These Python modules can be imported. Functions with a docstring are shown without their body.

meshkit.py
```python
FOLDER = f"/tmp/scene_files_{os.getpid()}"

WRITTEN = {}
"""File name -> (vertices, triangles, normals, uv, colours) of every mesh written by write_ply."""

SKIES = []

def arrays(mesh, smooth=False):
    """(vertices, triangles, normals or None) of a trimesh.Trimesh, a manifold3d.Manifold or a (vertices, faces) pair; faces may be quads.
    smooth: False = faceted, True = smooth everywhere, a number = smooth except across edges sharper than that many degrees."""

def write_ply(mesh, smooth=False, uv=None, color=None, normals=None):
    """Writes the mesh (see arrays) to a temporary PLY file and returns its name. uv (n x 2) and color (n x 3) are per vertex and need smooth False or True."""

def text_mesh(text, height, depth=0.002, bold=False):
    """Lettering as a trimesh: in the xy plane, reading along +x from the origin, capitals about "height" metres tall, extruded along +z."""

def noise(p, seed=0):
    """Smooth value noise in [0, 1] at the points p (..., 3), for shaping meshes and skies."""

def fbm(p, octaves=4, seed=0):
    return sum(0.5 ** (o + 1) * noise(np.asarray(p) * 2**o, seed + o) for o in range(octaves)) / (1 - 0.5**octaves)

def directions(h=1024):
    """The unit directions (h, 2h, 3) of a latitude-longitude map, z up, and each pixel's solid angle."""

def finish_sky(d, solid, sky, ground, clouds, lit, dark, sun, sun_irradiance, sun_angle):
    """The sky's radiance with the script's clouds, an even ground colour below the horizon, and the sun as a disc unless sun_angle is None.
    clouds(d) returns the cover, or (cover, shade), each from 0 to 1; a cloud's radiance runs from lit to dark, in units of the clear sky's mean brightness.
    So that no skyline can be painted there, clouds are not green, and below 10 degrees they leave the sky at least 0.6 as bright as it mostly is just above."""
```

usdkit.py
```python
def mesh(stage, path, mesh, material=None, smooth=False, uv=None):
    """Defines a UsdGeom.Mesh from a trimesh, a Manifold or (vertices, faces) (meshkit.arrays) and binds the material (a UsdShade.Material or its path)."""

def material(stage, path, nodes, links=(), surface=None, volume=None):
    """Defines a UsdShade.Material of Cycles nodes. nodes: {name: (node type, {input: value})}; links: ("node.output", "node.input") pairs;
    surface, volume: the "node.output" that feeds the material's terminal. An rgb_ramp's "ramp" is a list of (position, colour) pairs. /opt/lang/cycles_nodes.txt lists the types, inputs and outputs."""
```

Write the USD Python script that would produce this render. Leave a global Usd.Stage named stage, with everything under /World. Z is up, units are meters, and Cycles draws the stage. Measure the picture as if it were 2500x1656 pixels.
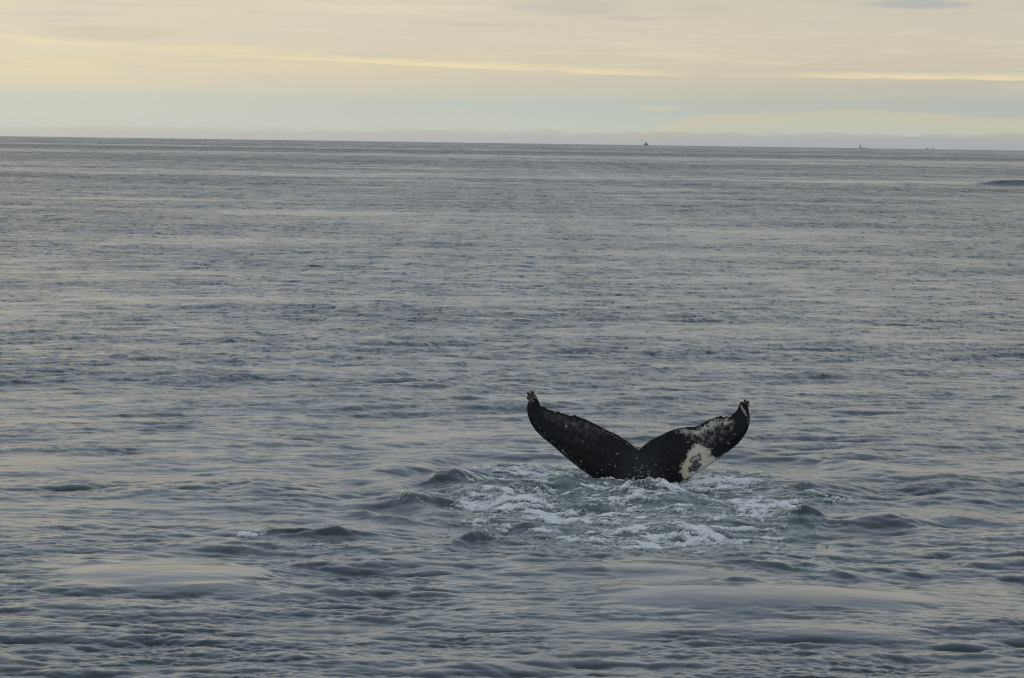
import math, numpy as np, trimesh, usdkit, meshkit
from pxr import Usd, UsdGeom, UsdLux, UsdShade, Gf, Sdf, Vt
from scipy.ndimage import map_coordinates, gaussian_filter, distance_transform_edt
from scipy.spatial import cKDTree, Delaunay
import shapely
from shapely.geometry import Polygon

stage = Usd.Stage.CreateInMemory()
UsdGeom.SetStageUpAxis(stage, 'Z'); UsdGeom.SetStageMetersPerUnit(stage, 1.0)
UsdGeom.Xform.Define(stage, '/World'); UsdGeom.Scope.Define(stage, '/World/Looks')

# ------------------------------------------------------------------ camera
EYE = 6.4                       # metres above the water
FPX = 6400.0                    # focal length in pixels of a 2500 x 1656 picture
PITCH = math.atan((828 - 341) / FPX)
ROLL = 0.0142
EARTH = 6371000.0
cr, sr, cp, sp = math.cos(ROLL), math.sin(ROLL), math.cos(PITCH), math.sin(PITCH)
fwd = np.array([0, cp, -sp]); up0 = np.array([0, sp, cp]); right0 = np.array([1.0, 0, 0])
right = right0 * cr + up0 * sr; up = up0 * cr - right0 * sr
cam = UsdGeom.Camera.Define(stage, '/World/camera')
m = np.eye(4); m[0, :3] = right; m[1, :3] = up; m[2, :3] = -fwd; m[3, :3] = (0, 0, EYE)
cam.AddTransformOp().Set(Gf.Matrix4d(*m.ravel().tolist()))
cam.CreateHorizontalApertureAttr(36.0); cam.CreateFocalLengthAttr(36.0 * FPX / 2500)
cam.CreateClippingRangeAttr(Gf.Vec2f(0.5, 60000.0))
cam.CreateExposureAttr(0.0)

def ray(x, y):
    d = fwd + (x - 1250) / FPX * right - (y - 828) / FPX * up
    return d / np.linalg.norm(d)
def water_at(x, y):
    """the point of the sea's surface that is seen in a direction"""
    d = ray(x, y)
    return np.array([0, 0, EYE]) + d * (EYE / -d[2])
def azel(x, y):
    d = ray(x, y)
    return math.degrees(math.atan2(d[0], d[1])), math.degrees(math.asin(d[2]))

# ------------------------------------------------------------------ node graphs
class Graph:
    def __init__(self): self.n, self.l, self.i = {}, [], 0
    def node(self, kind, out, **inputs):
        self.i += 1; name = f'n{self.i}'; vals = {}
        for k, v in inputs.items():
            if isinstance(v, str) and '.' in v and v.split('.')[0] in self.n: self.l.append((v, f'{name}.{k}'))
            else: vals[k] = v
        self.n[name] = (kind, vals)
        return f'{name}.{out}'
    def math(self, op, a, b=0.5, c=0.0, clamp=False):
        return self.node('math', 'value', math_type=op, value1=a, value2=b, value3=c, use_clamp=clamp)
    def mix(self, f, a, b): return self.node('mix_color', 'result', blend_type='mix', fac=f, a=a, b=b)
    def smooth(self, v, a, b): return self.node('map_range', 'result', range_type='smoothstep', value=v, from_min=a, from_max=b, to_min=0.0, to_max=1.0, clamp=True)
    def xyz(self, x, y, z=0.0): return self.node('combine_xyz', 'vector', x=x, y=y, z=z)
    def noise(self, v, scale=1.0, detail=3.0, rough=0.5, out='fac'): return self.node('noise_texture', out, dimensions='3D', type='fBM', vector=v, scale=scale, detail=detail, roughness=rough)
    def ramp(self, f, stops): return self.node('rgb_ramp', 'color', fac=f, ramp=stops)
    def make(self, path, surface=None, volume=None): return usdkit.material(stage, path, self.n, self.l, surface, volume)
def lin(r, g, b):
    return tuple((c / 255 / 12.92) if c < 10.3 else ((c / 255 + 0.055) / 1.055) ** 2.4 for c in (r, g, b))

# ------------------------------------------------------------------ sky and the veiled sun
SUN_AZ, SUN_EL = math.radians(-38), math.radians(16)
STRENGTH = 0.1
g = Graph()
dirn = g.node('texture_coordinate', 'generated')
sx = g.node('separate_xyz', 'x', vector=dirn); sy = g.node('separate_xyz', 'y', vector=dirn); sz = g.node('separate_xyz', 'z', vector=dirn)
az = g.math('multiply', g.math('arctan2', sx, sy), 57.29578)
el = g.math('add', g.math('multiply', g.math('arcsine', sz), 57.29578), 0.081)      # measured from the sea's horizon
big = g.noise(g.xyz(g.math('multiply', az, 0.09), g.math('multiply', el, 0.55), 3.7), 1.0, 4.0, 0.55)
fine = g.noise(g.xyz(g.math('multiply', az, 0.55), g.math('multiply', el, 5.0), 8.1), 1.0, 4.0, 0.55)
bigs = g.math('subtract', big, 0.5); fines = g.math('subtract', fine, 0.5)
elw = g.math('add', el, g.math('add', g.math('multiply', bigs, 0.30), g.math('multiply', fines, 0.10)))
LR = g.smooth(az, -13.0, 13.0)
def side(stops_l, stops_r, f): return g.mix(LR, g.ramp(f, [(p, lin(*c)) for p, c in stops_l]), g.ramp(f, [(p, lin(*c)) for p, c in stops_r]))
low = side([(0, (193, 199, 192)), (0.08, (195, 202, 193)), (0.22, (197, 202, 190)), (0.265, (210, 205, 186)), (0.40, (220, 209, 182)), (0.55, (214, 206, 186)), (0.8, (217, 209, 187)), (1, (215, 206, 184))],
           [(0, (182, 188, 184)), (0.08, (188, 195, 188)), (0.20, (178, 185, 181)), (0.27, (182, 185, 176)), (0.36, (192, 188, 174)), (0.46, (203, 195, 175)), (0.6, (206, 198, 181)), (0.8, (205, 197, 180)), (1, (201, 193, 177))],
           g.math('divide', elw, 4.0))
elh = g.math('add', el, g.math('multiply', g.math('subtract', g.noise(g.node('vector_math', 'vector', math_type='multiply', vector1=dirn, vector2=(3.0, 3.0, 11.0)), 1.0, 5.0, 0.55), 0.5), 38.0))
high = g.ramp(g.math('divide', elh, 90.0), [(0, lin(214, 207, 187)), (0.045, lin(224, 217, 200)), (0.095, lin(216, 216, 213)), (0.17, lin(199, 207, 218)), (0.32, lin(180, 191, 208)), (0.6, lin(170, 182, 200)), (1, lin(170, 182, 200))])
col = g.mix(g.smooth(el, 3.2, 7.0), low, high)
glow = g.math('multiply', g.math('multiply', g.math('subtract', 1.0, g.smooth(az, -16.0, 1.0)), g.math('subtract', 1.0, g.smooth(elh, 9.0, 17.0))), g.smooth(el, 2.8, 5.0))
col = g.mix(g.math('multiply', glow, 0.6), col, lin(236, 222, 190))
# bright long streak where the cloud sheet ends
streak_c = g.node('separate_xyz', 'x', vector=g.ramp(g.math('divide', g.math('add', az, 20.0), 40.0), [(0, (.56,) * 3), (0.22, (.53,) * 3), (0.35, (.452,) * 3), (0.44, (.43,) * 3), (0.5, (.408,) * 3), (0.6, (.385,) * 3), (0.67, (.388,) * 3), (0.78, (.388,) * 3), (1, (.37,) * 3)]))
sd = g.math('subtract', g.math('add', el, g.math('multiply', fines, 0.16)), g.math('multiply', streak_c, 4.0))
sprof = g.math('multiply', g.smooth(sd, -0.075, -0.03), g.math('subtract', 1.0, g.smooth(sd, -0.02, 0.13)))
sbreak = g.node('separate_xyz', 'x', vector=g.ramp(g.math('divide', g.math('add', az, 20.0), 40.0), [(0, (.8,) * 3), (0.25, (.55,) * 3), (0.33, (.30,) * 3), (0.40, (.75,) * 3), (0.5, (1.,) * 3), (0.565, (.6,) * 3), (0.60, (.05,) * 3), (0.635, (.2,) * 3), (0.68, (.95,) * 3), (0.8, (.8,) * 3), (1, (.3,) * 3)]))
samp = g.math('multiply', g.math('multiply', sprof, sbreak), g.smooth(fine, 0.25, 0.55))
col = g.mix(g.math('multiply', samp, 0.95), col, lin(236, 221, 180))
# thin wisps over the whole sheet
wisp = g.noise(g.xyz(g.math('add', g.math('multiply', az, 0.22), g.math('multiply', el, 0.5)), g.math('multiply', el, 3.2), 15.5), 1.0, 6.0, 0.6)
over_ = g.smooth(el, 0.9, 1.5)
col = g.mix(g.math('multiply', g.math('multiply', g.smooth(wisp, 0.52, 0.75), 0.55), over_), col, lin(228, 219, 194))
col = g.mix(g.math('multiply', g.math('multiply', g.smooth(wisp, 0.46, 0.22), 0.55), over_), col, lin(192, 188, 180))
# pale lens of cloud low on the right
lens_t = g.node('separate_xyz', 'x', vector=g.ramp(g.math('divide', g.math('add', az, 20.0), 40.0), [(0, (0.,) * 3), (0.545, (0.,) * 3), (0.6, (.17,) * 3), (0.68, (.215,) * 3), (0.72, (.205,) * 3), (0.75, (.175,) * 3), (0.82, (.19,) * 3), (1, (.12,) * 3)]))
ld = g.math('subtract', g.math('add', el, g.math('multiply', fines, 0.05)), g.math('multiply', lens_t, 4.0))
lens = g.math('multiply', g.math('subtract', 1.0, g.smooth(ld, -0.09, 0.05)), g.smooth(ld, -0.60, -0.15))
col = g.mix(g.math('multiply', lens, 0.6), col, lin(203, 195, 168))
# small darker and lighter shreds
def shred(a, e, wa, we, c, k):
    global col
    dx = g.math('divide', g.math('subtract', az, a), wa); dy = g.math('divide', g.math('subtract', g.math('add', el, g.math('multiply', fines, we * 1.3)), e), we)
    r = g.math('add', g.math('multiply', dx, dx), g.math('multiply', dy, dy))
    r = g.math('add', r, g.math('multiply', fines, 2.2))
    col = g.mix(g.math('multiply', g.math('subtract', 1.0, g.smooth(r, 0.0, 1.1)), k), col, lin(*c))
for x, y, wx, wy, c, k in [(1400, 18, 190, 26, (190, 184, 176), .8), (1540, 45, 90, 9, (192, 184, 174), .7), (1700, 24, 110, 13, (192, 186, 174), .5), (2250, 10, 150, 15, (168, 170, 176), .9),
                           (250, 80, 220, 22, (202, 193, 172), .75), (620, 30, 32, 6, (195, 190, 170), .7), (520, 118, 170, 13, (228, 213, 178), .8), (750, 132, 22, 5, (228, 214, 178), .7),
                           (1612, 266, 65, 7, (206, 200, 178), .85), (1300, 255, 330, 45, (184, 198, 195), .42), (150, 165, 210, 30, (228, 213, 174), .6)]:
    a0, e0 = azel(x, y)
    k *= 0.7; shred(a0, e0 + 0.081, math.degrees(wx / FPX), math.degrees(wy / FPX), c, k)
# fog bank lying on the horizon
puff = g.noise(g.xyz(g.math('multiply', az, 1.1), g.math('multiply', el, 4.0), 1.3), 1.0, 5.0, 0.62)
fog_t = g.math('add', g.node('map_range', 'result', range_type='linear', value=az, from_min=-12.0, from_max=12.0, to_min=0.20, to_max=0.34, clamp=True), g.math('multiply', g.math('subtract', puff, 0.5), 0.42))
fog = g.math('subtract', 1.0, g.smooth(g.math('subtract', el, fog_t), -0.07, 0.04))
fogc = g.mix(LR, g.ramp(g.math('divide', el, 0.4), [(0, lin(190, 188, 179)), (0.55, lin(197, 191, 177)), (1, lin(204, 198, 181))]), g.ramp(g.math('divide', el, 0.4), [(0, lin(146, 155, 162)), (0.5, lin(160, 164, 163)), (1, lin(180, 177, 165))]))
col = g.mix(g.math('multiply', fog, 0.72), col, fogc)
lit = g.node('vector_math', 'vector', math_type='scale', vector1=col, scale=1.0 / STRENGTH)
phys = g.node('sky_texture', 'color', sky_type='single_scattering', sun_disc=False, sun_elevation=SUN_EL, sun_rotation=SUN_AZ)
skyc = g.node('mix_color', 'result', blend_type='mix', fac=0.95, a=phys, b=lit, use_clamp=False)
bg = g.node('background_shader', 'background', color=skyc, strength=STRENGTH)
sky_mat = g.make('/World/Looks/sky', surface=bg)
dome = UsdLux.DomeLight.Define(stage, '/World/sky')
UsdShade.MaterialBindingAPI.Apply(dome.GetPrim()).Bind(sky_mat)
dome.GetPrim().SetCustomDataByKey('kind', 'structure'); dome.GetPrim().SetCustomDataByKey('label', 'pale evening sky of cream and grey cloud layers'); dome.GetPrim().SetCustomDataByKey('category', 'sky')
sun = UsdLux.DistantLight.Define(stage, '/World/sun')
sun.CreateIntensityAttr(0.14); sun.CreateAngleAttr(40.0); sun.CreateNormalizeAttr(True); sun.CreateColorAttr(Gf.Vec3f(1.0, 0.93, 0.8))
sd_ = np.array([math.sin(SUN_AZ) * math.cos(SUN_EL), math.cos(SUN_AZ) * math.cos(SUN_EL), math.sin(SUN_EL)])
zx = np.cross([0, 0, 1], sd_); zx /= np.linalg.norm(zx); zy = np.cross(sd_, zx)
sm = np.eye(4); sm[0, :3] = zx; sm[1, :3] = zy; sm[2, :3] = sd_
sun.AddTransformOp().Set(Gf.Matrix4d(*sm.ravel().tolist()))

# ------------------------------------------------------------------ helpers
def tag(prim, label=None, category=None, group=None, kind=None):
    for k, v in (('label', label), ('category', category), ('group', group), ('kind', kind)):
        if v: prim.SetCustomDataByKey(k, v)
    return prim
def grid_mesh(path, P, F, N, mat, prim_f=None, prim_c=None):
    me = UsdGeom.Mesh.Define(stage, path)
    me.CreatePointsAttr(Vt.Vec3fArray.FromNumpy(np.ascontiguousarray(P, np.float32)))
    me.CreateFaceVertexCountsAttr(Vt.IntArray.FromNumpy(np.full(len(F), F.shape[1], np.int32)))
    me.CreateFaceVertexIndicesAttr(Vt.IntArray.FromNumpy(np.ascontiguousarray(F, np.int32).ravel()))
    me.CreateSubdivisionSchemeAttr('none')
    if N is not None:
        me.CreateNormalsAttr(Vt.Vec3fArray.FromNumpy(np.ascontiguousarray(N, np.float32))); me.SetNormalsInterpolation('vertex')
    api = UsdGeom.PrimvarsAPI(me)
    for k, v in (prim_f or {}).items(): api.CreatePrimvar(k, Sdf.ValueTypeNames.FloatArray, 'vertex').Set(Vt.FloatArray.FromNumpy(np.ascontiguousarray(v, np.float32)))
    for k, v in (prim_c or {}).items(): api.CreatePrimvar(k, Sdf.ValueTypeNames.Color3fArray, 'vertex').Set(Vt.Vec3fArray.FromNumpy(np.ascontiguousarray(v, np.float32)))
    UsdShade.MaterialBindingAPI.Apply(me.GetPrim()).Bind(mat)
    return me.GetPrim()
def vnormals(P, F):
    n = np.zeros_like(P); t = P[F]
    fn = np.cross(t[:, 1] - t[:, 0], t[:, 2] - t[:, 0])
    for k in range(3):
        for c in range(3): n[:, c] += np.bincount(F[:, k], fn[:, c], len(P))
    return n / np.maximum(np.linalg.norm(n, axis=1, keepdims=True), 1e-12)
def tile_noise(n, beta, lo, hi, seed):
    """periodic noise tile, zero mean and unit deviation, of spatial frequencies lo..hi cycles per tile"""
    r = np.random.default_rng(seed); f = np.fft.fftfreq(n) * n
    k = np.hypot(f[:, None], f[None])
    a = np.where((k >= lo) & (k <= hi), np.maximum(k, 1e-9) ** -beta, 0)
    t = np.fft.ifft2(np.fft.fft2(r.standard_normal((n, n))) * a).real
    return t / t.std()
NTS = tile_noise(512, 1.8, 3, 45, 7)
NTS2 = tile_noise(512, 1.8, 3, 45, 8)
NTL = tile_noise(512, 1.6, 2, 15, 9)
NT = tile_noise(1024, 1.35, 3, 300, 5)
NT2 = tile_noise(1024, 1.35, 3, 300, 6)
def tn(T, x, y, size):
    """samples a tile that spans size metres"""
    n = T.shape[0]
    return map_coordinates(T, [np.asarray(y) / size * n, np.asarray(x) / size * n], order=1, mode='grid-wrap')
def sstep(x, a, b):
    t = np.clip((x - a) / (b - a), 0, 1); return t * t * (3 - 2 * t)

# ------------------------------------------------------------------ the sea's wave field
class Cascade:
    def __init__(self, L, n, lmin, lmax, slope, seed, theta, iso, chop=0.9, order=1):
        r = np.random.default_rng(seed); k1 = np.fft.fftfreq(n, L / n) * 2 * math.pi
        kx, ky = k1[None, :], k1[:, None]; k = np.hypot(kx, ky); k[0, 0] = 1
        lam = 2 * math.pi / k
        D = (1 - iso) * np.cos(np.arctan2(ky, kx) - theta) ** 8 * 3.657 + iso
        band = sstep(lam, lmin * 0.85, lmin * 1.15) * (1 - sstep(lam, lmax * 0.85, lmax * 1.15)); band[0, 0] = 0
        a = np.sqrt(D * band) * k ** -2.0
        s = np.fft.fft2(r.standard_normal((n, n))) * a
        h = np.fft.ifft2(s).real
        gx = np.fft.ifft2(1j * kx * s).real; gy = np.fft.ifft2(1j * ky * s).real
        q = slope / math.sqrt((gx ** 2 + gy ** 2).mean())
        self.h = (h * q).astype(np.float32); self.gx = (gx * q).astype(np.float32); self.gy = (gy * q).astype(np.float32)
        self.dx = (np.fft.ifft2(-1j * kx / k * s).real * q * chop).astype(np.float32); self.dy = (np.fft.ifft2(-1j * ky / k * s).real * q * chop).astype(np.float32)
        self.L, self.n, self.slope, self.lmin, self.order = L, n, slope, lmin, order
    def at(self, x, y):
        c = [y / self.L * self.n, x / self.L * self.n]
        return [map_coordinates(t, c, order=self.order, mode='grid-wrap') for t in (self.dx, self.dy, self.h)]
    def slope_at(self, x, y):
        c = [y / self.L * self.n, x / self.L * self.n]
        return [map_coordinates(t, c, order=1, mode='grid-wrap') for t in (self.gx, self.gy)]
TH = math.radians(97)
CASC = [Cascade(431.0, 512, 9.0, 70.0, 0.005, 11, TH, 0.40, 0.5, 3),
        Cascade(97.0, 1024, 2.2, 9.0, 0.030, 12, TH, 0.35, 0.9, 3),
        Cascade(41.3, 1024, 0.7, 2.2, 0.072, 13, TH + 0.10, 0.07, 1.4, 3),
        Cascade(13.7, 1024, 0.22, 0.7, 0.108, 14, TH - 0.1, 0.12, 1.4, 1),
        Cascade(6.1, 1024, 0.07, 0.22, 0.105, 15, TH, 0.30, 0.8, 1)]
def W(x, y): return water_at(x, y)[:2]
WH = W(1583, 1180)              # where the tail leaves the water
RIDGES = []                     # p0, p1, height, half width in metres
def ridge(x0, y0, x1, y1, a, w): RIDGES.append((W(x0, y0), W(x1, y1), a, w))
for q in [(1040, 1192, 1190, 1178, .26, .42), (950, 1240, 1100, 1240, .20, .32), (1510, 1226, 1650, 1224, .20, .30), (1850, 1186, 2000, 1206, .15, .35), (2083, 1280, 2262, 1290, .13, .34),
          (1900, 1266, 1985, 1266, .20, .28), (1072, 1343, 1196, 1322, .15, .28), (1285, 1364, 1372, 1368, .09, .24), (634, 1313, 871, 1305, .20, .32), (824, 1258, 993, 1278, .14, .30),
          (480, 1212, 640, 1218, .13, .45), (60, 1212, 760, 1206, .10, 1.0), (1785, 1380, 2015, 1404, .10, .15), (1873, 1371, 2012, 1398, .09, .15), (1770, 1434, 1860, 1434, .11, .16),
          (250, 1384, 390, 1386, .08, .18), (700, 1385, 1000, 1380, .10, .4), (860, 1345, 1020, 1352, .11, .3), (2270, 1520, 2470, 1526, .05, .40), (1180, 1215, 1420, 1205, .16, .4), (1720, 1195, 1860, 1205, .14, .4),
          (1000, 1150, 1240, 1140, .10, .6), (1960, 1215, 2150, 1235, .09, .5), (1480, 1440, 2150, 1452, .06, .6), (1500, 1492, 2200, 1500, .07, .6), (0, 905, 900, 895, .10, 2.6), (600, 985, 1800, 1000, .08, 2.0), (0, 1068, 700, 1060, .08, 1.6)]:
    q = list(q); q[4] *= 0.58; q[5] *= 1.15; mx, my = (q[0] + q[2]) / 2, (q[1] + q[3]) / 2; q[:4] = [mx + (q[0] - mx) * 1.25, my + (q[1] - my) * 1.25, mx + (q[2] - mx) * 1.25, my + (q[3] - my) * 1.25]; ridge(*q)
# the low far swell with its dark face, and the hump at its right end
FAR = [(-400, 442, 560, 446, .10), (600, 444, 1150, 447, .22), (1560, 449, 1960, 452, .48), (1050, 443, 1130, 443, .30), (2060, 451, 2290, 453, .5), (2362, 452, 2640, 455, .95)]
FARS = [(W(a, b), W(c, d), h) for a, b, c, d, h in FAR]
SLICKS = [(1870, 1466, 400, 46, .94), (1620, 1398, 230, 30, .9), (460, 1416, 270, 40, .90), (1930, 1545, 360, 30, .75), (1500, 1395, 300, 22, .5), (1930, 1386, 110, 16, .9), (560, 1452, 200, 16, .8), (250, 1240, 500, 10, .3), (1800, 1470, 640, 110, .5), (450, 1425, 480, 80, .4)]
SL = []
for x, y, wx, wy, k in SLICKS:
    c = W(x, y); SL.append((c, abs(W(x + wx, y)[0] - c[0]), abs(W(x, y - wy)[1] - W(x, y + wy)[1]) / 2, k))
CH_C = W(1575, 1270); CH_X = W(1575 + 480, 1270)[0] - CH_C[0]; CH_Y = (W(1575, 1130)[1] - W(1575, 1390)[1]) / 2; CH_C = np.array([CH_C[0], (W(1575, 1130)[1] + W(1575, 1390)[1]) / 2])
def churn(x, y):
    r = np.hypot((x - CH_C[0]) / CH_X, (y - CH_C[1]) / CH_Y) + 0.12 * tn(NT, x + 3, y, 23.0)
    return 1 - sstep(r, 0.65, 1.15)
def slick(x, y):
    s = np.zeros(len(x))
    for c, ax, ay, k in SL:
        m_ = (abs(x - c[0]) < ax * 1.8) & (abs(y - c[1]) < ay * 1.8)
        if m_.any():
            r = np.hypot((x[m_] - c[0]) / ax, (y[m_] - c[1]) / ay) + 0.15 * tn(NTL, x[m_], y[m_], 13.0) + 0.03 * tn(NTS2, x[m_], y[m_], 17.0)
            s[m_] = np.maximum(s[m_], k * (1 - sstep(r, 0.75, 1.12)))
    return s
def sea(x, y, dr):
    """displacement (n, 3) of the surface at the points, where neighbouring points stand dr apart, and the slope variance too fine for them"""
    x = np.asarray(x, float); y = np.asarray(y, float); r = np.hypot(x, y)
    out = np.zeros((len(x), 3)); lost = np.zeros(len(x)); extra = np.zeros((len(x), 2)); drn = np.asarray(dr, float)
    ch, sl = churn(x, y), slick(x, y)
    gust = 1 + 0.20 * tn(NTS, x * 0.5, y, 170.0) * sstep(r, 25, 60) + 0.14 * tn(NTS2, x * 0.5, y, 61.0) + 0.20 * tn(NT, x * 0.6, y, 23.0) * (1 - sstep(r, 90, 200))
    gust = gust + 0.42 * tn(NTS2, x * 0.12, y, 2300.0) * sstep(r, 300, 520)
    gust = np.clip(gust, 0.4, 1.6)
    for i, c in enumerate(CASC):
        keep = 1 - sstep(np.asarray(dr, float), c.lmin * 0.9, c.lmin * 3.4)
        held = keep * np.minimum(1, c.lmin * 0.8 / np.asarray(dr, float))
        amp = np.ones(len(x))
        if i >= 1: amp = amp * (1 - sl * (0.85 if i == 1 else 0.95 if i == 2 else 0.99))
        if i == 4: amp = amp * np.clip(1 + 0.45 * tn(NT2, x * 0.6, y, 11.0), 0.2, 1.9)
        if i >= 2: amp = amp * gust * (1 + 0.35 * ch * (i in (2, 3)))
        m_ = keep > 0.01
        if m_.any():
            d = c.at(x[m_], y[m_])
            for k in range(3): out[m_, k] += d[k] * (keep * amp)[m_]
        kn = (1 + 0.12 * sstep(r, 50, 110)) / np.sqrt(1 + 0.35 * drn / (1.6 * c.lmin))
        more = np.maximum(kn - held, 0)
        if more.max() > 0.02:
            for k, t in enumerate(c.slope_at(x, y)): extra[:, k] += t * more * amp
        lost += (c.slope * amp) ** 2 * np.maximum(1 - np.maximum(kn, held) ** 2, 0)
    near = (r < 260)
    xn, yn, sln = x[near], y[near], sl[near]; h = np.zeros(len(xn))
    wob = 0.11 * tn(NTL, xn, yn, 17.0); wob2 = tn(NTS2, xn, yn, 9.0)
    for p0, p1, a, w in RIDGES:
        u = p1 - p0; L = np.linalg.norm(u); u = u / L; v = np.array([-u[1], u[0]])
        if v[1] < 0: v = -v
        dx, dy = xn - p0[0], yn - p0[1]
        m_ = (abs(dx - u[0] * L / 2) < L / 2 + 4 * w + 1) & (abs(dy - u[1] * L / 2) < abs(u[1]) * L / 2 + 5 * w + 1)
        if not m_.any(): continue
        s = (dx[m_] * u[0] + dy[m_] * u[1]); t = dx[m_] * v[0] + dy[m_] * v[1] + wob[m_] * min(1.0, w / 0.3) * 1.2 + 0.3 * w * np.sin(s * 1.9 + a * 40)
        wf = np.where(t < 0, w * 0.75, w * 1.6)
        e = 0.36 * L
        h[m_] += (1 if w < 0.2 else 1 - 0.8 * sln[m_]) * a * np.exp(-(t / wf) ** 2) * sstep(s, -e, e) * (1 - sstep(s, L - e, L + e)) * np.clip(1 + 0.32 * wob2[m_], 0.2, 1.9)
    h += churn(xn, yn) * 0.03 * wob2 - 0.14 * np.exp(-((xn - WH[0]) / 1.3) ** 2 - ((yn - WH[1] + 0.15) / 0.7) ** 2)
    for (c, ax, ay, k), bump_ in zip(SL, (.13, .04, .09, .07, .03, .05, .04, .0, .0, .0)):
        h += bump_ * np.exp(-(((xn - c[0]) / (ax * .95)) ** 2 + ((yn - c[1] + .05 * wob * 10) / (ay * .75)) ** 2) ** 1.5)
    # rings that spread from the tail
    rr = np.hypot(xn - WH[0], (yn - WH[1]) + 0.4)
    h += 0.055 * np.sin(rr * 2.6 + 0.8 * wob * 10) * np.exp(-((rr - 5.2) / 2.4) ** 2)
    out[near, 2] += h
    far = (r > 380) & (r < 520)
    if far.any():
        xf, yf = x[far], y[far]; h = np.zeros(len(xf))
        for p0, p1, a in FARS:
            u = p1 - p0; L = np.linalg.norm(u); u /= L; v = np.array([-u[1], u[0]])
            s = (xf - p0[0]) * u[0] + (yf - p0[1]) * u[1]; t = (xf - p0[0]) * v[0] + (yf - p0[1]) * v[1]
            h += a * np.exp(-(t / np.where(t < 0, 1.5, 3.0)) ** 2) * sstep(s, -0.1 * L, 0.35 * L) * (1 - sstep(s, 0.65 * L, 1.1 * L))
        out[far, 2] += h; extra[far] *= (1 - 0.8 * np.clip(h / 0.25, 0, 1))[:, None]; lost[far] *= 1 - 0.6 * np.clip(h / 0.25, 0, 1)
    return out, lost, ch, sl, gust, extra

def foam_amount(x, y):
    """0..1+, how much foam lies there"""
    ch = churn(x, y)
    fx = 0.52 * x
    n1 = tn(NT, fx, y, 4.7); n2 = tn(NT2, fx, y, 1.9); n3 = np.abs(tn(NT, fx + 11, y + 5, 4.1))
    n4 = np.abs(tn(NT2, fx + 3, y + 1, 6.3)); a = 0.50 * n1 + 0.42 * n2 + 0.26 * tn(NT, fx + 2, y + 7, 1.1); lace = 0.75 - 2.4 * np.minimum(n3, n4)
    env = np.full(len(x), -3.0)
    for px, py, wx, wy, k in [(1290, 1172, 180, 24, 1.2), (1240, 1240, 140, 32, 1.15), (1360, 1262, 120, 26, 1.1), (1560, 1250, 300, 40, .55), (1810, 1240, 150, 30, 1.0), (1930, 1245, 60, 16, 1.1), (1740, 1185, 160, 22, 1.0), (1560, 1225, 520, 75, .42), (1600, 1285, 420, 60, .45), (1560, 1200, 250, 26, .75),
                              (1480, 1312, 150, 16, .9), (1680, 1310, 190, 18, 1.1), (1620, 1340, 220, 20, .5), (1550, 1350, 140, 12, .45), (1560, 1190, 120, 14, .8), (612, 1311, 52, 10, .72), (1190, 1280, 100, 20, .7), (1700, 1275, 260, 20, .6), (1190, 1320, 60, 10, .45), (760, 1340, 120, 20, -.2), (1310, 1352, 30, 7, .5), (1000, 1232, 60, 8, .5), (1100, 1168, 60, 8, .5)]:
        c = W(px, py); ax = abs(W(px + wx, py)[0] - c[0]); ay = abs(W(px, py - wy)[1] - W(px, py + wy)[1]) / 2
        r2 = ((x - c[0]) / ax) ** 2 + ((y - c[1]) / ay) ** 2
        env = np.maximum(env, k * 1.0 - 1.0 * r2)
    e = np.minimum(env, 1.0)
    return np.maximum(a + 1.15 * e - 0.62, (lace + 0.30 * n1 + 0.75 * e - 0.75) * 0.75)

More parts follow.
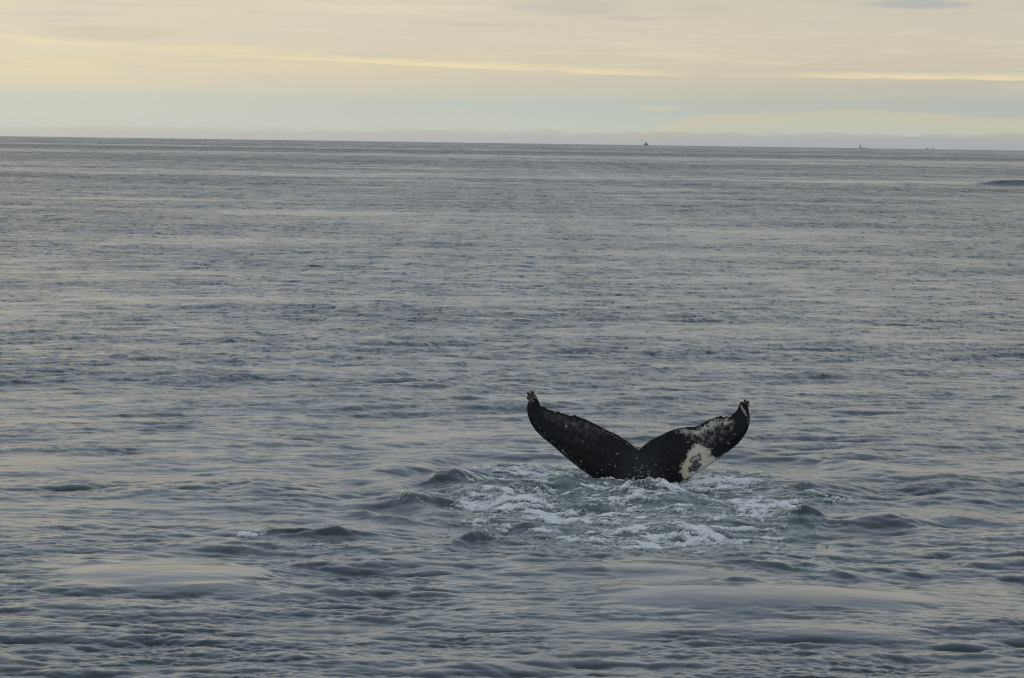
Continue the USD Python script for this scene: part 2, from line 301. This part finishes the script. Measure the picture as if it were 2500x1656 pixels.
# ------------------------------------------------------------------ sea mesh: a sheet round the eye out to beyond the horizon
pxr = 2621.0                                             # pixels per radian in the delivered picture
rows = [2.0, 5.0, 9.0, 14.0, 20.0, 26.0]
ys = np.arange(560.0, 20.0, -0.46)
rows += list(EYE * pxr / ys)
rows += list(EYE * pxr / np.arange(19.6, 8.0, -0.4)) + list(np.geomspace(2200, 14000, 40))
rows += list(np.arange(436, 474, 0.5))
rows = np.array(sorted(rows)); rows = rows[np.concatenate([[True], np.diff(rows) > 0.004])]
fa = np.arange(-13.4, 13.4, 0.0243 )
ang = np.concatenate([np.linspace(-180, -26, 30)[:-1], np.linspace(-26, -13.4, 60)[:-1], fa, np.linspace(13.4, 26, 60)[1:], np.linspace(26, 180, 30)[1:-1]])
nr, na = len(rows), len(ang)
A, R = np.meshgrid(np.radians(ang), rows)
X, Y = (R * np.sin(A)).ravel(), (R * np.cos(A)).ravel()
drow = np.gradient(rows)
dang = np.radians(np.abs(np.gradient(ang)))
DR = np.maximum(np.broadcast_to(drow[:, None], (nr, na)) , R * np.broadcast_to(dang, (nr, na))).ravel()
disp, lost, ch, sl, gust, extra = sea(X, Y, DR)
P = np.stack([X + disp[:, 0], Y + disp[:, 1], disp[:, 2] - (X ** 2 + Y ** 2) / (2 * EARTH)], 1)
idx = np.arange(nr * na).reshape(nr, na); nxt = np.roll(idx, -1, 1)
F = np.stack([idx[:-1], nxt[:-1], nxt[1:], idx[1:]], -1).reshape(-1, 4)[:, ::-1]
F = np.concatenate([F[:, [0, 1, 2]], F[:, [0, 2, 3]]])
nc = len(P); P = np.vstack([P, [0, 0, 0]])
F = np.vstack([F, np.stack([nxt[0], idx[0], np.full(na, nc)], -1)])
N = vnormals(P, F); N[:nc, :2] -= extra; N /= np.linalg.norm(N, axis=1, keepdims=True)
pad = lambda v: np.append(v, v[0])
sig2 = lost / 2 * 0.60 + 0.020 ** 2 * (1 - 0.6 * sl)
rough = pad(np.sqrt(np.sqrt(2 * sig2)))
milk = pad(ch * np.clip(0.55 + 0.35 * tn(NT2, X, Y, 5.0), 0, 1))
calm = pad(sl)
g = Graph()
rg = g.node('attribute', 'fac', attribute='wave_roughness'); mk = g.node('attribute', 'fac', attribute='bubbles'); cm = g.node('attribute', 'fac', attribute='calm')
pos = g.node('geometry', 'position')
rip = g.noise(g.node('vector_math', 'vector', math_type='multiply', vector1=pos, vector2=(11.0, 15.0, 11.0)), 1.0, 4.0, 0.6)
bump = g.node('bump', 'normal', height=rip, strength=g.math('subtract', 0.17, g.math('multiply', cm, 0.16)), distance=0.018)
body = g.mix(mk, (0.021, 0.031, 0.035), (0.080, 0.108, 0.101))
water = g.node('principled_bsdf', 'BSDF', base_color=body, roughness=rg, ior=1.333, normal=bump)
sea_mat = g.make('/World/Looks/sea_water', surface=water)
tag(grid_mesh('/World/sea', P, F, N, sea_mat, {'wave_roughness': rough, 'bubbles': milk, 'calm': calm}), 'grey rippled sea reaching to the horizon', 'sea', kind='structure')

# ------------------------------------------------------------------ foam
x0, y0, x1, y1 = W(520, 1330)[0] - .5, W(1500, 1395)[1], W(2080, 1200)[0] + .5, W(1500, 1135)[1]
gx, gy = np.meshgrid(np.arange(x0, x1, 0.022), np.arange(y0, y1, 0.028))
fxs, fys = gx.ravel(), gy.ravel()
fm = foam_amount(fxs, fys)
d, *_ = sea(fxs, fys, np.full(len(fxs), 0.03))
lump = np.clip(0.6 + 0.34 * tn(NTS, fxs, fys, 2.9) + 0.20 * tn(NT2, fxs, fys, 2.3), 0.1, 1.6)
th = np.clip(fm + 0.10, -0.2, 0.75)
fz = d[:, 2] + np.where(th > 0, 0.004 + 0.055 * th * lump, 0.08 * th - 0.004)
FP = np.stack([fxs + d[:, 0], fys + d[:, 1], fz - (fxs ** 2 + fys ** 2) / (2 * EARTH)], 1)
ii = np.arange(gx.size).reshape(gx.shape)
Q = np.stack([ii[:-1, :-1], ii[:-1, 1:], ii[1:, 1:], ii[1:, :-1]], -1).reshape(-1, 4)
Q = Q[fm[Q].max(1) > -0.12]
T = np.concatenate([Q[:, [0, 1, 2]], Q[:, [0, 2, 3]]])
used, inv = np.unique(T, return_inverse=True)
FP, T, ft = FP[used], inv.reshape(-1, 3), np.clip(fm[used] * 1.15 + 0.16, 0, 1)
g = Graph()
tk = g.node('attribute', 'fac', attribute='thickness')
fn_ = g.noise(g.node('geometry', 'position'), 26.0, 4.0, 0.65)
fcol = g.ramp(g.math('add', g.math('multiply', tk, 0.8), g.math('multiply', g.math('subtract', fn_, 0.5), 0.9)), [(0, (0.076, 0.112, 0.102)), (0.3, (0.20, 0.23, 0.222)), (0.7, (0.52, 0.54, 0.54)), (1, (0.77, 0.78, 0.78))])
fb = g.node('bump', 'normal', height=fn_, strength=0.7, distance=0.03)
fal = g.smooth(g.math('add', tk, g.math('multiply', g.math('subtract', fn_, 0.5), 0.5)), 0.06, 0.60)
fsurf = g.node('principled_bsdf', 'BSDF', base_color=fcol, roughness=0.55, ior=1.33, normal=fb)
foam_mat = g.make('/World/Looks/foam', surface=g.node('mix_closure', 'closure', fac=fal, closure1=g.node('transparent_bsdf', 'BSDF'), closure2=fsurf))
tag(grid_mesh('/World/foam', FP, T, vnormals(FP, T), foam_mat, {'thickness': ft}), 'white foam churned up round the diving tail', 'foam', kind='stuff')

# ------------------------------------------------------------------ the whale's tail
OUT = [(152, 150), (165, 166), (178, 140), (190, 131), (206, 150), (210, 175), (226, 178), (232, 205), (246, 228), (258, 255), (266, 276), (281, 291), (297, 281), (308, 286), (320, 300), (335, 313), (352, 312), (366, 320), (378, 317), (388, 329), (406, 340), (416, 331), (430, 328), (446, 331), (455, 343), (480, 346), (500, 354), (520, 356), (535, 364), (552, 366),
       (566, 364), (580, 357), (594, 360), (606, 371), (622, 372), (640, 383), (672, 392), (700, 404), (732, 418), (760, 434), (785, 444), (812, 460), (840, 474), (870, 487), (900, 506), (930, 520), (962, 532), (992, 546), (1016, 566), (1042, 580), (1068, 596), (1092, 612), (1130, 644), (1160, 670), (1183, 688),
       (1198, 672), (1212, 656), (1240, 630), (1290, 595), (1340, 570), (1400, 541), (1450, 515), (1500, 495), (1560, 481), (1600, 474), (1640, 467), (1690, 469), (1720, 462), (1756, 446), (1790, 430), (1815, 418), (1830, 406), (1850, 396), (1868, 398), (1882, 386), (1898, 384), (1912, 372), (1928, 378), (1940, 367), (1956, 366), (1966, 378), (1984, 384), (1992, 372), (2010, 374), (2034, 380), (2046, 372), (2054, 356), (2068, 352), (2086, 340), (2106, 310), (2119, 280), (2130, 247), (2150, 238), (2166, 244), (2175, 217), (2190, 236), (2203, 230), (2216, 234), (2218, 256), (2206, 272), (2213, 310),
       (2223, 360), (2227, 400), (2217, 460), (2201, 510), (2176, 552), (2140, 600), (2090, 650), (2030, 695), (1970, 737), (1900, 785), (1830, 831), (1760, 876), (1700, 911), (1640, 946), (1580, 980), (1510, 1020), (1450, 1065), (1405, 1120), (1385, 1200), (1400, 1330), (1430, 1480),
       (930, 1480), (965, 1330), (985, 1200), (965, 1120), (930, 1060), (880, 1015), (820, 978), (762, 942), (700, 902), (640, 860), (580, 815), (520, 770), (470, 725), (420, 681), (370, 640), (320, 600), (270, 560), (220, 510), (186, 460), (160, 410), (143, 350), (133, 300), (139, 262), (154, 232), (158, 208), (143, 196), (150, 180), (139, 170)]
TRAIL_END = [i for i, p in enumerate(OUT) if p == (2203, 230)][0]
CX = 620 / 2367.0
TAIL_D = WH[1] + 0.35                                      # distance of the tail's plane
SC = TAIL_D / FPX                                         # metres per source pixel there
base = W(1583, 1180)
def ray_plane(c):
    c = np.atleast_2d(np.asarray(c, float)); s = np.stack([1250 + c[:, 0] * CX, 920 + c[:, 1] * CX], 1)
    return np.array([(lambda dd: np.array([dd[0] / dd[1] * TAIL_D, EYE + dd[2] / dd[1] * TAIL_D]))(ray(*p)) for p in s])
probe = np.array([(0, 0), (2300, 0), (0, 1100), (2300, 1100)], float)
AF, *_ = np.linalg.lstsq(np.column_stack([probe, np.ones(4)]), ray_plane(probe), rcond=None)      # drawing -> metres
ORG = np.array([(np.array([1183, 688, 1]) @ AF)[0], 0.0])
AFI = np.linalg.inv(AF[:2])
def local(c): c = np.atleast_2d(np.asarray(c, float)); return np.column_stack([c, np.ones(len(c))]) @ AF - ORG
def drawing(p): return (p + ORG - AF[2]) @ AFI
O = local(OUT)
def dens(poly, step):
    out = []
    for i in range(len(poly)):
        a, b = poly[i], poly[(i + 1) % len(poly)]; n = max(1, int(np.linalg.norm(b - a) / step))
        out += [a + (b - a) * k / n for k in range(n)]
    return np.array(out)
def rounded(poly, n=2):
    for _ in range(n):
        nx = np.roll(poly, -1, 0); poly = np.stack([poly * .75 + nx * .25, poly * .25 + nx * .75], 1).reshape(-1, 2)
    return poly
B = dens(rounded(O, 1), 0.010)
trail_pts = dens(O[3:TRAIL_END + 1], 0.008); trail_pts = trail_pts[:np.argmin(np.linalg.norm(trail_pts - O[TRAIL_END], axis=1)) + 1]
lead_pts = np.vstack([dens(O[TRAIL_END:TRAIL_END + 19], 0.008), dens(O[-22:], 0.008)])
lead_pts = B[cKDTree(trail_pts).query(B)[0] > 0.03]
poly = Polygon(B)
gx, gz = np.meshgrid(np.arange(B[:, 0].min(), B[:, 0].max(), 0.0125), np.arange(B[:, 1].min(), B[:, 1].max(), 0.0125))
gx = gx + (np.arange(gx.shape[0]) % 2)[:, None] * 0.006
I = np.column_stack([gx.ravel(), gz.ravel()])
I = I[shapely.contains_xy(poly, I[:, 0], I[:, 1])]; I = I[cKDTree(B).query(I)[0] > 0.007]
S2 = np.vstack([B, I]); nb = len(B)
tri = Delaunay(S2).simplices; c2 = S2[tri].mean(1); tri = tri[shapely.contains_xy(poly, c2[:, 0], c2[:, 1])]
a_, b_ = S2[tri[:, 1]] - S2[tri[:, 0]], S2[tri[:, 2]] - S2[tri[:, 0]]
flip = a_[:, 0] * b_[:, 1] - a_[:, 1] * b_[:, 0] < 0; tri[flip] = tri[flip][:, ::-1]         # counter-clockwise seen from -y
dl, dt, db = (cKDTree(q).query(S2)[0] for q in (lead_pts, trail_pts, B))
tl = np.sqrt(np.clip(1 - (1 - np.clip(dl / 0.26, 0, 1)) ** 2, 0, 1)) * 0.10
tt = 0.010 + 0.11 * np.clip(dt / 0.55, 0, 1)
half = np.minimum(tl + 0.004, tt) * np.sqrt(np.clip(db / 0.018, 0, 1))
xx, zz = S2[:, 0], S2[:, 1]
keel = 0.44 * sstep(zz, 0.95, -0.45) * np.sqrt(np.clip(1 - (xx / 0.52) ** 2, 0, 1))
half = np.sqrt(half ** 2 + (keel * np.sqrt(np.clip(db / 0.15, 0, 1))) ** 2)
groove = 0.03 * np.exp(-(xx / 0.05) ** 2) * sstep(zz, 0.2, 0.75)
half = half - np.minimum(groove, half * 0.6)
half += (0.0025 * tn(NT, xx, zz, 1.3) + 0.004 * np.sin((xx * np.sign(xx) * 6 + zz * 9)) * sstep(dt, .5, .1)) * np.clip(db / 0.05, 0, 1)
half = np.maximum(half, 0); half[:nb] = 0
bend = 0.10 * (np.abs(xx) / 2.0) ** 2.2 + 0.05 * zz - 0.06 * np.exp(-((np.abs(xx) - 1.1) / 0.5) ** 2)
down = np.clip(-zz, 0, 3); bend = bend + 0.25 * down ** 1.5
nv = len(S2); back = np.arange(nv); back[nb:] += nv - nb
VF = np.stack([xx, bend - half, zz], 1); VB = np.stack([xx, bend + half, zz], 1)[nb:]
VW = np.vstack([VF, VB]); FW = np.vstack([tri, back[tri][:, ::-1]])
# colouring of the skin, in the drawing's coordinates
D = drawing(S2); wx, wy = 9 * tn(NT, xx, zz, 0.9) + 5 * tn(NT2, xx, zz, 0.35), 9 * tn(NT2, xx + .3, zz, 0.9) + 5 * tn(NT, xx, zz + .2, 0.35)
def signed(pts, p):
    pg = Polygon(pts); b = dens(np.array(pts, float), 4.0)
    dd = cKDTree(b).query(p)[0]; return np.where(shapely.contains_xy(pg, p[:, 0], p[:, 1]), dd, -dd)
def patch(pts, soft, k=1.0, warp=1.0): return k * sstep(signed(pts, D + warp * np.stack([wx, wy], 1)), -soft, soft)
mot = tn(NT2, xx, zz, 0.55); mot2 = tn(NT, xx, zz, 0.22)
skin = np.full(nv, 0.0); 
def over(v): 
    global skin
    skin = np.maximum(skin, v)
WHITE = [(1668, 668), (1695, 645), (1720, 628), (1748, 622), (1768, 648), (1790, 656), (1822, 668), (1850, 668), (1856, 690), (1846, 720), (1840, 742), (1862, 748), (1890, 738), (1905, 748), (1930, 742), (1958, 738), (1985, 728), (2040, 690), (2060, 690), (1970, 760), (1830, 850), (1700, 930), (1630, 970), (1585, 940), (1572, 900), (1576, 850), (1586, 800), (1602, 760), (1628, 735), (1636, 710), (1645, 688)]
over(patch(WHITE, 11, 1.0, 0.9) * np.clip(.93 + .10 * mot2 + .06 * mot, .5, 1))
over(patch([(2005, 715), (2080, 665), (2140, 605), (2185, 540), (2200, 545), (2150, 620), (2090, 680), (2020, 725)], 8, .42, .6) * np.clip(.6 + .5 * mot, 0, 1))
BAND = [(1505, 500), (1560, 490), (1600, 492), (1622, 486), (1648, 500), (1668, 505), (1690, 500), (1720, 492), (1748, 478), (1790, 455), (1830, 425), (1862, 402), (1890, 392), (1915, 405), (1945, 420), (1990, 410), (2050, 408), (2052, 430), (2000, 450), (1950, 440), (1905, 455), (1870, 480), (1835, 492), (1800, 515), (1770, 522), (1745, 545), (1718, 560), (1698, 545), (1670, 525), (1620, 520), (1570, 512)]
over(patch(BAND, 16, .80, 1.2) * np.clip(.85 + .28 * mot + .15 * mot2, 0.1, 1))
over(patch([(1640, 520), (1800, 510), (1960, 445), (2070, 430), (2040, 500), (1900, 560), (1850, 640), (1780, 650), (1700, 600)], 40, .30, 2) * np.clip(.35 + .42 * mot + .2 * mot2, 0, 1))
over(patch([(285, 320), (380, 350), (520, 385), (700, 430), (860, 500), (905, 530), (830, 545), (700, 520), (560, 480), (420, 430), (330, 400)], 26, .15, 1.2) * np.clip(.42 + .30 * mot + .10 * mot2, 0.05, 1))
over(patch([(480, 470), (700, 500), (820, 560), (640, 640), (520, 560)], 60, .04, 2) * np.clip(.4 + .5 * mot, 0, 1))
over(patch([(1020, 700), (1350, 690), (1330, 900), (1050, 900)], 90, .022, 2))
streak = [(2132, 258), (2140, 262), (2158, 300), (2176, 330), (2196, 372), (2188, 376), (2168, 342), (2148, 312), (2134, 280)]
over(patch(streak, 4, .62, .3))
over(patch([(2185, 395), (2210, 390), (2205, 470), (2190, 440)], 8, .30, 1) * np.clip(.3 + .8 * mot2, 0, 1))
rs = np.random.default_rng(3)
SPOTS = [(503, 463, 9, .62), (570, 435, 7, .4), (985, 712, 7, .62), (640, 781, 7, .6), (470, 686, 8, .5), (490, 712, 8, .38), (198, 482, 9, .45), (665, 600, 7, .45), (755, 615, 5, .4), (800, 663, 5, .3), (1075, 620, 5, .5), (940, 540, 7, .42), (1040, 578, 5, .4), (850, 497, 7, .4), (1412, 545, 6, .4), (1270, 625, 6, .42), (1262, 632, 4, .4), (1635, 602, 7, .45), (1873, 552, 6, .55), (2083, 537, 6, .58), (2018, 622, 7, .5), (2050, 480, 7, .35), (700, 640, 4, .3), (726, 735, 5, .3), (1380, 845, 4, .3), (950, 645, 4, .4), (205, 430, 6, .35), (270, 570, 7, .45), (350, 620, 6, .35), (405, 675, 6, .3), (1175, 855, 4, .5), (1175, 905, 5, .55), (1178, 935, 6, .6), (1262, 870, 7, .45), (1275, 890, 5, .5), (1255, 930, 5, .5), (885, 925, 6, .6), (1085, 770, 4, .15), (675, 860, 5, .4), (790, 890, 4, .45), (680, 880, 4, .4), (168, 180, 9, .5), (182, 235, 11, .6), (178, 215, 7, .45), (215, 200, 7, .5), (165, 235, 6, .5)]
for _ in range(60):                                                       # small scars along the leading edge and over the left half
    t = rs.random(); SPOTS.append((170 + 480 * t ** .8 + rs.normal(0, 14), 450 + 400 * t + rs.normal(0, 14), rs.uniform(2, 5), rs.uniform(.08, .28)))
for _ in range(45): SPOTS.append((rs.uniform(450, 1400), rs.uniform(580, 940), rs.uniform(2, 4.5), rs.uniform(.05, .22)))
for _ in range(30):
    t = rs.random(); SPOTS.append((880 + 290 * t, 500 + 165 * t + rs.uniform(2, 22), rs.uniform(2, 5), rs.uniform(.1, .4)))
for cx, cy, r_, k in SPOTS:
    q = np.hypot(D[:, 0] - cx + .3 * wx, (D[:, 1] - cy + .3 * wy) * 1.1); skin = np.maximum(skin, k * (1 - sstep(q, r_ * .7, r_ * 1.5)))
dark = np.zeros(nv)
def shade_(v):
    global dark
    dark = np.maximum(dark, v)
LOOP = [(1658, 772), (1672, 752), (1700, 735), (1730, 720), (1752, 719), (1757, 735), (1750, 760), (1738, 778), (1700, 778), (1688, 790), (1668, 788)]
ls = signed(LOOP, D + .3 * np.stack([wx, wy], 1)); shade_((1 - sstep(np.abs(ls), 3, 9)) * .95); shade_(.55 * sstep(ls, 0, 8) * np.clip(.8 + .4 * mot2, 0, 1))
BLOB = [(1690, 785), (1730, 778), (1745, 800), (1762, 795), (1772, 815), (1755, 838), (1735, 845), (1728, 870), (1700, 888), (1668, 884), (1642, 888), (1640, 850), (1655, 830), (1672, 820), (1680, 800)]
shade_(sstep(signed(BLOB, D + .5 * np.stack([wx, wy], 1)), -4, 6) * np.clip(.86 + .16 * mot2, .5, .97))
shade_(patch([(1820, 690), (1850, 690), (1845, 740), (1822, 745)], 8, .6, .8) * np.clip(.5 + .5 * mot2, 0, 1))
shade_(patch([(1850, 755), (1870, 750), (1960, 740), (1930, 752), (1880, 765), (1855, 790)], 6, .6, 1.2) * np.clip(.3 + .6 * mot2, 0, 1))
shade_(.75 * (1 - sstep(dl, 0.006, 0.022)) * (xx > 0) * (D[:, 0] < 2060)); shade_(.9 * (1 - sstep(dt, 0.012, 0.04)))
shade_(patch([(1690, 490), (1720, 505), (1760, 492), (1755, 482), (1722, 495), (1700, 485)], 4, .8, .6))
skin = np.clip(skin, 0, 1) * (1 - dark)
warm = np.clip(patch([(1600, 760), (1660, 740), (1640, 850), (1610, 930), (1575, 930), (1572, 850)], 25, .8) + patch([(1690, 700), (1800, 690), (1830, 760), (1780, 740), (1740, 710)], 25, .5), 0, 1)
pale = np.where(skin[:, None] < 0.36, np.array([0.43, 0.44, 0.44]), np.array([0.50, 0.475, 0.415])) * (1 - warm[:, None] * np.array([0.10, 0.22, 0.42]))
colour = np.array([0.005, 0.006, 0.0075]) * (1 + .25 * mot[:, None]).clip(.4, 2) * (1 - skin[:, None]) + pale * skin[:, None]
rub = np.exp(-(((D[:, 0] - 178) / 26) ** 2 + ((D[:, 1] - 222) / 30) ** 2)); colour += rub[:, None] * np.array([0.018, 0.012, 0.011])
colour = np.vstack([colour, np.full((nv - nb, 3), 0.011)])
g = Graph()
vc = g.node('attribute', 'color', attribute='skin_colour')
wn = g.noise(g.node('geometry', 'position'), 60.0, 3.0, 0.6)
wb = g.node('bump', 'normal', height=wn, strength=0.25, distance=0.004)
whale_mat = g.make('/World/Looks/wet_skin', surface=g.node('principled_bsdf', 'BSDF', base_color=vc, roughness=g.math('add', 0.30, g.math('multiply', wn, 0.2)), specular_ior_level=0.12, normal=wb))
wh = UsdGeom.Xform.Define(stage, '/World/whale'); wh.AddTranslateOp().Set(Gf.Vec3d(float(ORG[0]), float(TAIL_D), 0.0))
tag(wh.GetPrim(), 'black humpback whale tail with white patch on its right fluke rising from foam', 'whale')
grid_mesh('/World/whale/fluke', VW, FW, vnormals(VW, FW), whale_mat, prim_c={'skin_colour': colour})
def lumps(centres, seed, lo, hi):
    r = np.random.default_rng(seed); ms = []
    for c in centres:
        p = local(c)[0]; R_ = r.uniform(lo, hi)
        b = trimesh.creation.icosphere(2, R_); b.vertices *= 1 + 0.5 * (meshkit.noise(b.vertices * 60 + c[0], 2)[:, None] - .5); b.vertices *= [1, 1, r.uniform(.8, 1.3)]
        j = np.argmin(np.hypot(S2[:, 0] - p[0], S2[:, 1] - p[1])); b.apply_translation([p[0], bend[j] - half[j] - R_ * .2, p[1]]); ms.append(b)
    return trimesh.util.concatenate(ms)
g = Graph(); bn = g.noise(g.node('geometry', 'position'), 30.0, 3.0, 0.7)
barn_mat = g.make('/World/Looks/barnacle', surface=g.node('principled_bsdf', 'BSDF', base_color=g.ramp(bn, [(0.40, (0.016, 0.014, 0.014)), (0.54, (0.05, 0.04, 0.038)), (0.66, (0.36, 0.31, 0.29))]), roughness=0.7))
usdkit.mesh(stage, '/World/whale/barnacle_cluster', lumps([(152, 160), (160, 185), (185, 142), (196, 150), (178, 172), (200, 185), (220, 190), (214, 205), (150, 205), (170, 205), (190, 212), (228, 212), (180, 238), (165, 236), (205, 236)], 4, .016, .028), barn_mat, smooth=True)
usdkit.mesh(stage, '/World/whale/barnacle_cluster_001', lumps([(2176, 226), (2182, 246), (2204, 236), (2212, 250), (2198, 262), (2168, 252), (2208, 268)], 5, .012, .022), barn_mat, smooth=True)

# ------------------------------------------------------------------ drops flung up at the foot of the tail
rs = np.random.default_rng(9); ms = []
for _ in range(40):
    x = rs.normal(0, 1.1); z = abs(rs.normal(0, 0.16)) + 0.06; y = -0.55 + rs.normal(0, 0.3)
    b = trimesh.creation.icosphere(1, rs.uniform(.003, .010)); b.apply_translation([ORG[0] + x, TAIL_D + y, z]); ms.append(b)
for _ in range(22):
    x = rs.normal(0.0, 0.22); z = rs.uniform(0.1, 0.42); b = trimesh.creation.icosphere(1, rs.uniform(.003, .008)); b.apply_translation([ORG[0] + x, TAIL_D - .62 + rs.normal(0, .1), z]); ms.append(b)
g = Graph(); drop_mat = g.make('/World/Looks/drops', surface=g.node('principled_bsdf', 'BSDF', base_color=(0.72, 0.75, 0.78), roughness=0.3))
me = usdkit.mesh(stage, '/World/spray', trimesh.util.concatenate(ms), drop_mat, smooth=True)
tag(me.GetPrim(), 'small water drops flung up at the foot of the tail', 'spray', kind='stuff')

# ------------------------------------------------------------------ boats and the beacon on the horizon
def plain(name, c, rough=0.5): 
    g = Graph(); n_ = g.noise(g.node('geometry', 'position'), 0.8, 3.0, 0.6)
    return g.make('/World/Looks/' + name, surface=g.node('principled_bsdf', 'BSDF', base_color=g.mix(n_, tuple(v * .75 for v in c), tuple(v * 1.2 for v in c)), roughness=rough))
M_dark, M_grey, M_pale, M_glass, M_rock, M_red = plain('dark_hull', (.06, .07, .09)), plain('grey_paint', (.12, .13, .14)), plain('pale_paint', (.42, .42, .41)), plain('dark_glazing', (.02, .025, .03), .1), plain('wet_rock', (.06, .055, .055), .8), plain('brown_stone', (.11, .075, .07), .8)
def box(x0, x1, y0, y1, z0, z1, taper=0.0):
    b = trimesh.creation.box([x1 - x0, y1 - y0, z1 - z0]); b.apply_translation([(x0 + x1) / 2, (y0 + y1) / 2, (z0 + z1) / 2])
    t = b.vertices[:, 2] > (z0 + z1) / 2; b.vertices[t, 0] = (x0 + x1) / 2 + (b.vertices[t, 0] - (x0 + x1) / 2) * (1 - taper); return b
def rod(r, z0, z1, x=0, y=0): b = trimesh.creation.cylinder(r, z1 - z0, sections=10); b.apply_translation([x, y, (z0 + z1) / 2]); return b
def hull(L, Wd, H, sheer=0.35):
    st = np.linspace(-1, 1, 17); v = []
    for s in st:
        w = Wd / 2 * (1 - max(s, 0) ** 2.4 * .96) * (1 - .12 * max(-s, 0) ** 2); top = H * (1 + sheer * max(s, 0) ** 2 + .08 * max(-s, 0)); rk = 0.10 * L * max(s, 0) ** 3
        v += [(s * L / 2 - rk * .5, -w * .62, -.7), (s * L / 2 + rk * .2, -w, top * .45), (s * L / 2 + rk * .6, -w, top), (s * L / 2 + rk * .6, w, top), (s * L / 2 + rk * .2, w, top * .45), (s * L / 2 - rk * .5, w * .62, -.7)]
    f = []
    for i in range(16):
        for k in range(6): a, b = i * 6 + k, i * 6 + (k + 1) % 6; f += [(a, b, b + 6), (a, b + 6, a + 6)]
    for o in (0, 96): f += [(o, o + k, o + k + 1) if o else (o, o + k + 1, o + k) for k in range(1, 5)]
    t = trimesh.Trimesh(np.array(v), np.array(f)); t.fix_normals(); return t
def thing(name, x, y, dist, heading, label, cat):
    """stands on the sea, dist metres off in the direction of the photograph's point"""
    a, _ = azel(x, y); a = math.radians(a)
    o = UsdGeom.Xform.Define(stage, '/World/' + name); o.AddTranslateOp().Set(Gf.Vec3d(dist * math.sin(a), dist * math.cos(a), -dist ** 2 / (2 * EARTH))); o.AddRotateZOp().Set(heading)
    tag(o.GetPrim(), label, cat); return '/World/' + name
def part(root, name, me, mat): usdkit.mesh(stage, f'{root}/{name}', me, mat, smooth=30)
cat_ = trimesh.util.concatenate
b = thing('passenger_boat', 1577, 357, 7000, 24, 'dark passenger boat with tall deckhouse, leftmost vessel on the horizon', 'boat')
part(b, 'hull', hull(13.2, 4.6, 2.7, .2), M_dark); part(b, 'deckhouse', box(-3.9, 3.4, -1.9, 1.9, 2.65, 5.0, .08), M_grey); part(b, 'wheelhouse', box(-2.6, 2.9, -1.6, 1.6, 5.0, 6.9, .16), M_dark)
part(b, 'window_band', box(-3.3, 3.0, -1.95, 1.95, 3.6, 4.4), M_glass); part(b, 'roof', box(-3.0, 3.2, -1.8, 1.8, 6.9, 7.15), M_pale); part(b, 'mast', cat_([rod(.16, 7.1, 9.4, -.6), box(-1.3, .1, -.1, .1, 8.4, 8.6)]), M_grey); pass
b = thing('beacon_tower', 2100, 364, 8200, 0, 'slim reddish stone beacon tower standing on a low dark islet', 'beacon')
tw = trimesh.creation.cylinder(1.5, 9.0, sections=20); tw.vertices[:, :2] *= np.where(tw.vertices[:, 2:] > 0, .72, 1.12); tw.apply_translation([0, 0, 6.2]); part(b, 'tower', tw, M_red)
part(b, 'gallery', rod(1.5, 10.7, 11.0), M_red); part(b, 'lantern', rod(.8, 11.0, 12.0), M_glass); cn = trimesh.creation.cone(1.0, 1.0, sections=14); cn.apply_translation([0, 0, 12.0]); part(b, 'roof', cn, M_red); part(b, 'plinth', rod(2.1, 1.0, 1.9), M_red)
b = thing('rock_islet', 2107, 364, 8200, 0, 'low dark rock islet under the beacon tower', 'islet')
rk = trimesh.creation.icosphere(4, 1.0); rk.vertices *= 1 + .35 * (meshkit.fbm(rk.vertices * 2.3, 4, 3)[:, None] - .5); rk.vertices *= [13.0, 6.0, 2.2]; rk.apply_translation([0, 0, -.2]); usdkit.mesh(stage, b + '/rock', rk, M_rock, smooth=True)
b = thing('fishing_boat', 2264, 364, 8300, 185, 'small dark low boat just left of the pale vessel', 'boat')
part(b, 'hull', hull(9.5, 3.2, 1.5, .5), M_dark); part(b, 'wheelhouse', box(.2, 3.0, -1.1, 1.1, 1.4, 3.8, .12), M_dark); part(b, 'mast', rod(.12, 1.4, 5.2, -1.0), M_grey)
b = thing('pale_vessel', 2277, 364, 8700, 12, 'pale hazy vessel with a mast, rightmost on the horizon', 'boat')
part(b, 'hull', hull(12.5, 3.8, 1.5, .4), M_pale); part(b, 'deckhouse', box(-3.4, 2.6, -1.5, 1.5, 1.4, 3.6, .2), M_pale); part(b, 'wheelhouse', box(-1.8, 1.4, -1.2, 1.2, 3.6, 5.2, .2), M_pale); part(b, 'mast', rod(.15, 5.0, 8.6, -.3), M_grey); part(b, 'window_band', box(-1.9, 1.5, -1.25, 1.25, 4.2, 4.8), M_glass)

# ------------------------------------------------------------------ thin sea air
hb = trimesh.creation.box([30000, 30000, 70]); hb.apply_translation([0, 0, -15])
g = Graph(); haze_mat = g.make('/World/Looks/sea_air', volume=g.node('principled_volume', 'volume', color=(0.86, 0.90, 0.96), density=2.6e-5, anisotropy=0.2))
tag(usdkit.mesh(stage, '/World/haze', hb, haze_mat).GetPrim(), 'thin pale haze over the sea', 'haze', kind='stuff')
